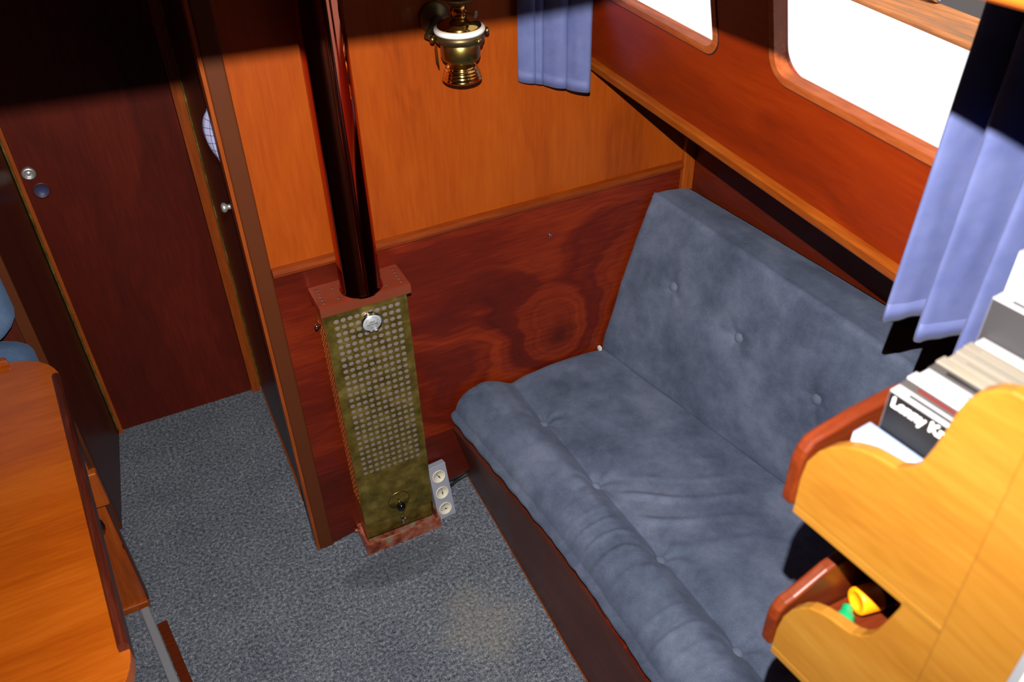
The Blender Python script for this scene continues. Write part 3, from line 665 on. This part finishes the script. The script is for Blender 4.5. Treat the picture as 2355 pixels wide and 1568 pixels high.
# ================================================================== CURTAINS
def curtain(name, label, path, z0, z1, flare, loc, zvar=.004):
    """path: list of plan points; hangs from z1 to z0 with folds that open towards the hem."""
    NZ = 46; loops = []
    for i in range(NZ + 1):
        t = i / NZ; row = []
        for k, (x, y, dx, dy) in enumerate(path):
            g = (1 - t) ** 1.2; a = flare[0] + (flare[1] - flare[0]) * g
            zz = z0 + (z1 - z0) * t + zvar * (1 - t) * k / len(path)
            w_ = .0012 * nz(x * 60, zz * 14, y * 60)
            row.append(Vector((x + dx * a + w_, y + dy * a + w_, zz)))
        loops.append(row)
    o = thing(name, label, 'curtain', loc)
    mesh('drape', MB().loft(loops, closed=False, caps=False), M['curtain'], o, solid=.0016)
    hem = []
    for j in (0, 1):
        hem.append([v + Vector((-.0009, -.0009, .0)) for v in loops[0]] if j == 0 else [v + Vector((-.0006, -.0006, .0)) for v in loops[2]])
    mesh('hem', MB().loft(hem, closed=False, caps=False), M['curtain'], o, solid=.0006)
    return o
def folds(p0, p1, n, amp, per, normal, sharp=1.0, phase=0):
    out = []; L = (Vector(p1) - Vector(p0)).length
    for k in range(n + 1):
        t = k / n; s = math.sin(2 * math.pi * t * per + phase); s = math.copysign(abs(s) ** sharp, s)
        x = p0[0] + (p1[0] - p0[0]) * t; y = p0[1] + (p1[1] - p0[1]) * t
        sk = .35 * amp * math.cos(4 * math.pi * t * per)
        out.append((x, y, normal[0] * s * amp, normal[1] * s * amp))
    return out
def chaikin(p, n=3):
    for _ in range(n):
        q = [p[0]]
        for a, b in zip(p, p[1:]): q += [(a[0] * .75 + b[0] * .25, a[1] * .75 + b[1] * .25), (a[0] * .25 + b[0] * .75, a[1] * .25 + b[1] * .75)]
        p = q + [p[-1]]
    return p
def hang(base, fold):
    return [(b[0], b[1], f[0], f[1]) for b, f in zip(base, fold)]
LC = chaikin([(.722, 1.446), (.730, 1.440), (.748, 1.427), (.754, 1.440), (.748, 1.437), (.762, 1.421), (.770, 1.436), (.764, 1.432), (.781, 1.405), (.802, 1.398), (.808, 1.418), (.803, 1.412), (.813, 1.386), (.832, 1.370), (.838, 1.375)])
cl = curtain('curtain', 'short blue curtain hanging beside the brass oil lamp', hang(LC, [(-.2 * math.sin(i * .09), -.5 * math.sin(i * .09)) for i in range(len(LC))]), 1.073, 1.60, (.0, .006), (.78, 1.405, 1.043), -.022)
RC = [(.757 - .030 * math.cos((.531 - y) / .047 * 2 * math.pi) + .006 * math.sin(y * 70), y + .004 * math.sin(y * 55)) for y in [.549 - i * .00125 for i in range(280)]]
cr = curtain('curtain', 'large blue curtain at right, hanging down behind the disc cases', hang(RC, [(-1.0 * math.cos((.531 - y) / .047 * 2 * math.pi), .25) for x, y in RC]), 1.104, 1.66, (-.010, .006), (.765, .40, 1.07), -.02)

# ================================================================== TABLE
tb = thing('saloon_table', 'varnished saloon table with dark fiddle rail along its edge', 'table', (-.45, 1.2, 0))
def tx(y): return -.1735 - .057 * (y - .80)
TZ = .68
edge = []
c1 = (tx(1.47) - .095, 1.475)
edge += [(c1[0] + .095 * math.cos(R(a)), c1[1] + .105 * math.sin(R(a))) for a in range(0, 91, 9)]
edge += [(-.75, 1.60), (-.75, .745)]
c2 = (tx(.83) - .085, .83)
edge += [(c2[0] + .085 * math.cos(R(a)), c2[1] + .085 * math.sin(R(a))) for a in range(-90, 1, 9)]
mesh('table_top', MB().prism([Vector((x, y, TZ)) for x, y in edge], (0, 0, -.026)), M['table'], tb, bevel=.002)
fr_ = MB().loft([[Vector((tx(y) - .013, y, TZ)), Vector((tx(y) - .0125, y, TZ + .012)), Vector((tx(y) - .009, y, TZ + .017)), Vector((tx(y) - .003, y, TZ + .017)), Vector((tx(y) + .001, y, TZ + .012)), Vector((tx(y) + .001, y, TZ - .022)), Vector((tx(y) - .002, y, TZ - .024))] for y in [1.478 - i * .04 for i in range(17)] + [.833]], smooth=False)
mesh('fiddle_rail', fr_, M['fiddle'], tb)['label'] = 'dark mahogany rail along the table edge'
mesh('end_rail', MB().prism([(-.295, 1.566, TZ), (-.70, 1.586, TZ), (-.70, 1.600, TZ), (-.300, 1.582, TZ)], (0, 0, .014)), M['leg'], tb, bevel=.003)
# far leg board with a hand hole
lg = MB(); hole = [(-.298 + .048 * math.cos(R(a)), .285 + .05 * math.sin(R(a))) for a in range(-90, 270, 15)]
ou = []
for a in range(-90, 270, 15):
    ca, sa = math.cos(R(a)), math.sin(R(a)); e = 1 / max(abs(ca) / .064, abs(sa) / .10, 1e-6); ou.append((-.298 + e * ca, .285 + e * sa))
def lg3(x, z, d): return Vector((x, 1.490 + d, z))
ring_plate(lg, ou, hole, lg3, .016)
lg.box(-.66, -.362, 1.490, 1.506, .0, .654).box(-.362, -.234, 1.490, 1.506, .385, .654).box(-.362, -.234, 1.490, 1.506, 0, .185)
mesh('leg_board', lg, M['leg'], tb)
mesh('edge_band', MB().box(-.2345, -.231, 1.487, 1.509, .02, .64), M['fiddle'], tb)
mesh('foot_rail', MB().box(-.66, -.233, 1.480, 1.516, 0, .022), M['leg'], tb, bevel=.004)
lt = mesh('latch_block', MB().box(-.262, -.222, 1.470, 1.492, .352, .445), M['leg'], tb, bevel=.004)
mesh('latch', MB().lathe([(.005, 0), (.005, .006), (.003, .009), (0, .009)], (-.248, 1.470, .40), (0, -1, 0), 16).box(-.250, -.245, 1.462, 1.470, .37, .43), M['brass_old'], lt)
mesh('leg_board', MB().box(-.66, -.40, .90, .916, 0, .654), M['leg'], tb)

# floor runners beside the table
def runner(name, label, cat, a, b, wd, h, mat, bev):
    a = Vector(a); b = Vector(b); d = (b - a).normalized(); q = Vector((d.y, -d.x, 0)) * wd
    return tag(mesh(name, MB().hexa([a, a + q, b + q, b, a + Vector((0, 0, h)), a + q + Vector((0, 0, h)), b + q + Vector((0, 0, h)), b + Vector((0, 0, h))]), mat, at=a, bevel=bev), label, cat)
rn = runner('floor_strip', 'long grey metal strip on the carpet beside the table', 'strip', (-.236, 1.475, 0), (-.178, 1.03, 0), .020, .015, M['grey'], .004)
sc2 = mesh('bolt', MB().lathe([(.003, 0), (.003, .004), (0, .005)], (-.212, 1.462, .010), (1, 0, 0), 12), M['chrome'], rn)
runner('floor_batten', 'reddish brown wooden batten on carpet next to the grey metal strip', 'batten', (-.206, 1.418, 0), (-.153, 1.02, 0), .021, .012, M['rack_dark'], .001)

# ================================================================== PORT CUSHIONS
def pillow(x0, x1, y0, y1, z0, z1, r, seed):
    n = 28; loops = []; 
    mb = MB()
    pts = rrect(0, 1, 0, 1, .18, 6)
    for i in range(n + 1):
        t = i / n; k = math.sin(math.pi * min(max(t, .0), 1)) ** .25 if 0 < t < 1 else 0.0
        k = .75 + .25 * min(1, k)
        y = y0 + (y1 - y0) * t
        loops.append([Vector((x0 + (x1 - x0) * (.5 + (p[0] - .5) * k) + .004 * nz(p[1] * 6, y * 20, seed), y, z0 + (z1 - z0) * (.5 + (p[1] - .5) * k) + .004 * nz(p[0] * 9, y * 20, seed + 3))) for p in pts])
    return mb.loft(loops)
tag(mesh('port_cushion', pillow(-.78, -.272, 1.665, 1.75, .648, 1.02, .03, 1), M['denim'], at=(-.5, 1.7, .648)), 'upper blue cushion beyond the table, upright against bulkhead', 'cushion')
tag(mesh('port_cushion', pillow(-.80, -.268, 1.625, 1.75, .44, .646, .03, 5), M['denim'], at=(-.5, 1.7, .44)), 'lower blue cushion under the upright one beyond table', 'cushion')
ps = thing('port_settee', 'dark wooden box settee beneath the blue cushions beyond table', 'settee base', (-.55, 1.7, 0))
mesh('box', MB().box(-.80, -.290, 1.62, 1.75, 0, .44), M['dark'], ps)

# lilac cloth on the passage door edge
ck = MB(); pts = []
for i in range(17):
    t = i / 16; z = 1.100 - .110 * t; wdt = .003 + .019 * math.sin(math.pi * (t * .97 + .02) ** .75)
    row = []
    for k in range(9):
        u = k / 8; row.append(Vector((.1705 - wdt * math.sin(math.pi * u) - .002 * math.sin(u * 14 + t * 5), 1.505 + u * .062, z + .003 * nz(u * 5, t * 7))))
    pts.append(row)
clo = thing('checked_cloth', 'folded lilac checked cloth hanging in the passage doorway', 'cloth', (.165, 1.535, .97))
mesh('fabric', MB().loft(pts, closed=False, caps=False), M['lilac'], clo, solid=.0012)
ckl = MB()
for i in range(2, 16, 2):
    ckl.tube([p + Vector((-.0011, -.0006, 0)) for p in pts[i]], .0005, 5)
for k in (2, 4, 6):
    ckl.tube([row[k] + Vector((-.0011, -.0006, 0)) for row in pts], .0005, 5)
mesh('check_lines', ckl, M['dk_blue'], clo)

# ================================================================== DISC RACK
rk = thing('disc_rack', 'golden plywood rack with two scalloped trays, in right foreground', 'rack', (.46, .25, .99))
def rx(y): return .395 + .105 * (.32 - y)
UPO = [(.3215, 1.174), (.322, 1.202), (.320, 1.222), (.313, 1.238), (.305, 1.249), (.298, 1.256), (.290, 1.262), (.282, 1.266), (.274, 1.269), (.265, 1.2705), (.255, 1.272), (.247, 1.278), (.2425, 1.285), (.239, 1.295), (.236, 1.308), (.233, 1.327), (.231, 1.341), (.228, 1.352), (.2235, 1.361), (.216, 1.369), (.207, 1.3735), (.195, 1.374), (.12, 1.374), (.12, 1.174)]
LOO = [(.308, 1.000), (.3075, 1.025), (.3045, 1.046), (.299, 1.062), (.292, 1.074), (.284, 1.083), (.274, 1.089), (.264, 1.0925), (.254, 1.0945), (.245, 1.097), (.238, 1.102), (.232, 1.110), (.228, 1.121), (.225, 1.133), (.222, 1.146), (.219, 1.160), (.219, 1.172), (.12, 1.172), (.12, 1.000)]
for nm, ol in (('upper_side', UPO), ('lower_side', LOO)):
    mesh(nm, MB().prism([Vector((rx(y), y, z)) for y, z in ol], (.011, .0012, 0)), M['rack'], rk, bevel=.0015)
    mesh(nm, MB().prism([Vector((rx(y) + .185, y, z)) for y, z in ol], (.011, .0012, 0)), M['rack'], rk, bevel=.0015)
mesh('upper_floor', MB().hexa([(rx(.3205) + .000, .3205, 1.166), (rx(.3205) + .195, .3205, 1.166), (rx(.12) + .195, .12, 1.166), (rx(.12), .12, 1.166), (rx(.3205), .3205, 1.1735), (rx(.3205) + .195, .3205, 1.1735), (rx(.12) + .195, .12, 1.1735), (rx(.12), .12, 1.1735)]), M['rack'], rk)
mesh('lower_floor', MB().hexa([(rx(.306) + .0105, .306, 1.010), (rx(.306) + .185, .306, 1.010), (rx(.12) + .185, .12, 1.010), (rx(.12) + .0105, .12, 1.010), (rx(.306) + .0105, .306, 1.020), (rx(.306) + .185, .306, 1.020), (rx(.12) + .185, .12, 1.020), (rx(.12) + .0105, .12, 1.020)]), M['rack_dark'], rk)
mesh('lower_lip', MB().hexa([(rx(.307) + .0, .307, .992), (rx(.307) + .195, .307, .992), (rx(.12) + .195, .12, .992), (rx(.12), .12, .992), (rx(.307), .307, .9995), (rx(.307) + .195, .307, .9995), (rx(.12) + .195, .12, .9995), (rx(.12), .12, .9995)]), M['rack'], rk)
def end_rail(y, z0, z1, rise):
    x0 = rx(y) - .003; o = [(x0, z0), (x0, z1 - .022), (x0 + .003, z1 - .011), (x0 + .009, z1 - .003), (x0 + .018, z1), (x0 + .05, z1 + rise * .6), (x0 + .09, z1 + rise), (x0 + .20, z1 + rise), (x0 + .20, z0)]
    return MB().prism([Vector((x, y, z)) for x, z in o], (0, .012, 0))
mesh('upper_end', end_rail(.3215, 1.172, 1.240, .012), M['rack_dark'], rk, bevel=.003)['label'] = 'dark red mahogany end rail'
mesh('lower_end', end_rail(.3080, 1.000, 1.058, .030), M['rack_dark'], rk, bevel=.003)['label'] = 'dark red mahogany end rail'
ps_ = mesh('post', MB().hexa([(.4065, .138, .80), (.44, .138, .80), (.44, .188, .80), (.4065, .188, .80), (.4065, .138, 1.40), (.44, .138, 1.40), (.44, .188, 1.40), (.4065, .188, 1.40)]), M['rack'], rk, bevel=.002)
struct('trim_12', MB().box(.405, .44, .131, .1375, .60, 1.40), M['grey'])
struct('trim_13', MB().box(.402, .44, .122, .1305, .60, 1.40), M['cream_edge'])

# disc cases: far row stands across the tray, covers towards the table
def case(name, label, x, lean_, w_, h, th, zc, cover, edge, y1=.2965, group='disc cases in the rack tray', cat='disc case', jig=0):
    u = Vector((.105, -1, 0)).normalized(); n = Vector((1, .105, 0)).normalized(); b0 = Vector((.4295, .2965, zc)) + n * x - u * (y1 - .2965)
    o = thing(name, label, cat, b0, group); up = Vector((-math.sin(lean_), 0, math.cos(lean_)))
    n = (n - up * n.dot(up)).normalized()
    def P(a, b, c): return b0 + u * a + up * b + n * c
    def bx(a0, a1, b0_, b1, c0, c1): return MB().hexa([P(a0, b0_, c0), P(a0, b0_, c1), P(a1, b0_, c1), P(a1, b0_, c0), P(a0, b1, c0), P(a0, b1, c1), P(a1, b1, c1), P(a1, b1, c0)])
    mesh('shell', bx(0, w_, 0, h, 0, th), edge, o, bevel=.0008)
    mesh('cover', bx(.0008, w_ - .0008, .0008, h - .0012, -.0004, .0008), cover, o)
    mesh('paper_edge', bx(.012, w_ - .01, h - .0006, h + .0004, th * .35, th * .62), cover, o)
    return o, P, u, up, n
def mc(name, r, g, b, rough=.4): return plain(name, srgb(r, g, b), rough)
WHT = mc('white_card', 180, 180, 184); PALE = mc('pale_blue_card', 118, 130, 158); BLK = mc('black_card', 9, 8, 9, .5); EDG = M['case']
ED2 = mc('milky_case_edge', 118, 110, 98, .3); ED3 = mc('smoky_case_edge', 64, 60, 58, .3); ED4 = mc('bright_case_edge', 150, 146, 150, .3)

SH = 1.1742
row = [  # label, cover, shell, height, lean, thickness
    ('disc case with black cover and white lettering, front of the row', BLK, EDG, .1245, .0, .0098),
    ('disc case with red edged cover directly behind the black one', mc('red_card', 96, 24, 24), ED3, .1240, .01, .0098),
    ('white disc case, third in the row from the black cover', WHT, ED4, .1246, .0, .0100),
    ('pale lilac disc case, fourth in the row from the black cover', mc('lilac_card', 120, 112, 136), ED4, .1243, .01, .0100),
    ('disc case with black spine and pale blue print, mid row', mc('charcoal_card', 14, 14, 16), ED3, .1240, .0, .0100),
    ('beige edged disc case right behind the black spined one', mc('beige_card', 118, 110, 92), ED2, .1248, .01, .0100),
    ('beige disc case, second behind the black spined one', mc('sand_card', 106, 98, 84), ED2, .1244, .0, .0100),
    ('beige disc case, third behind the black spined one', mc('stone_card', 110, 104, 94), ED2, .1247, .01, .0100),
    ('beige disc case, fourth behind the black spined one', mc('oat_card', 122, 114, 100), ED2, .1242, .0, .0100),
    ('white disc case just before the taller grey one', mc('snow_card', 170, 168, 172), ED4, .1248, .01, .0100)]
for k, (lb, cov, ed, h, ln_, th) in enumerate(row):
    o, P, u, up, n = case('disc_case', lb, k * .0104, ln_ * 0, .142, h, th, SH, cov, ed, y1=.2965 + .0012 * ((k * 7) % 3 - 1))
    if k == 0:
        text('lettering', 'Lenny Kravitz', .0112, M['white_porc'], P(.004, .1165, -.0008), u, up, o, bold=.0003, align='LEFT')
    if k == 4:
        mesh('print', MB().hexa([P(.060, h, .002), P(.060, h, .0075), P(.082, h, .0075), P(.082, h, .002), P(.060, h + .0006, .002), P(.060, h + .0006, .0075), P(.082, h + .0006, .0075), P(.082, h + .0006, .002)]), PALE, o)
case('tall_case', 'taller white topped case with grey cover behind the disc row', .1046, 0, .136, .158, .0125, SH, mc('grey_card', 52, 50, 52), ED4, y1=.300, group=None)
case('tall_case', 'tallest all white case, behind the grey covered one', .1178, 0, .136, .192, .014, SH, WHT, ED4, y1=.300, group=None)
case('tall_case', 'tall cream white case, last one at the back of rack', .1325, 0, .136, .195, .014, SH, mc('cream_card', 238, 230, 206), ED4, y1=.290, group=None)
case('card_box', 'low white box with pale blue border before the black disc case', -.0195, 0, .132, .090, .018, SH, WHT, PALE, y1=.3015, group=None, cat='box')

# felt pens in the lower tray
def pen(name, label, a, b, r, body, cap, clip=None):
    a = Vector(a); b = Vector(b); d = (b - a).normalized(); L = (b - a).length
    o = thing(name, label, 'felt pen', a)
    mesh('cap', MB().lathe([(0, .002), (r * .55, .002), (r * .6, .0), (r * .93, .0), (r, .0015), (r * 1.02, .020), (r * .98, .0215), (r * .6, .0216)], a, d, 36), cap, o)
    mesh('barrel', MB().lathe([(r * .9, .0205), (r * .92, .022), (r * .92, L - .004), (r * .8, L), (0, L)], a, d, 32), body, o)
    mesh('print', MB().lathe([(r * .925, L * .36), (r * .935, L * .36 + .0005), (r * .935, L * .48), (r * .925, L * .48 + .0005)], a, d, 32, caps=False), M['red'], o)
    return o
pen('felt_pen', 'thick felt pen with orange cap in the lower tray', (.4685, .2905, 1.0385), (.560, .274, 1.0335), .0125, M['navy'], M['orange'])
g = thing('felt_pen', 'small bright green pen tip in the lower tray', 'felt pen', (.45, .29, 1.03))
ga = Vector((.4645, .2935, 1.0300)); gd = Vector((-.80, -.60, .0)).normalized()
mesh('cap', MB().lathe([(0, 0), (.0042, 0), (.0052, .001), (.0054, .006), (.0062, .0085), (.0078, .011), (.0082, .022), (.0080, .034), (0, .034)], ga, gd, 28), M['green'], g)
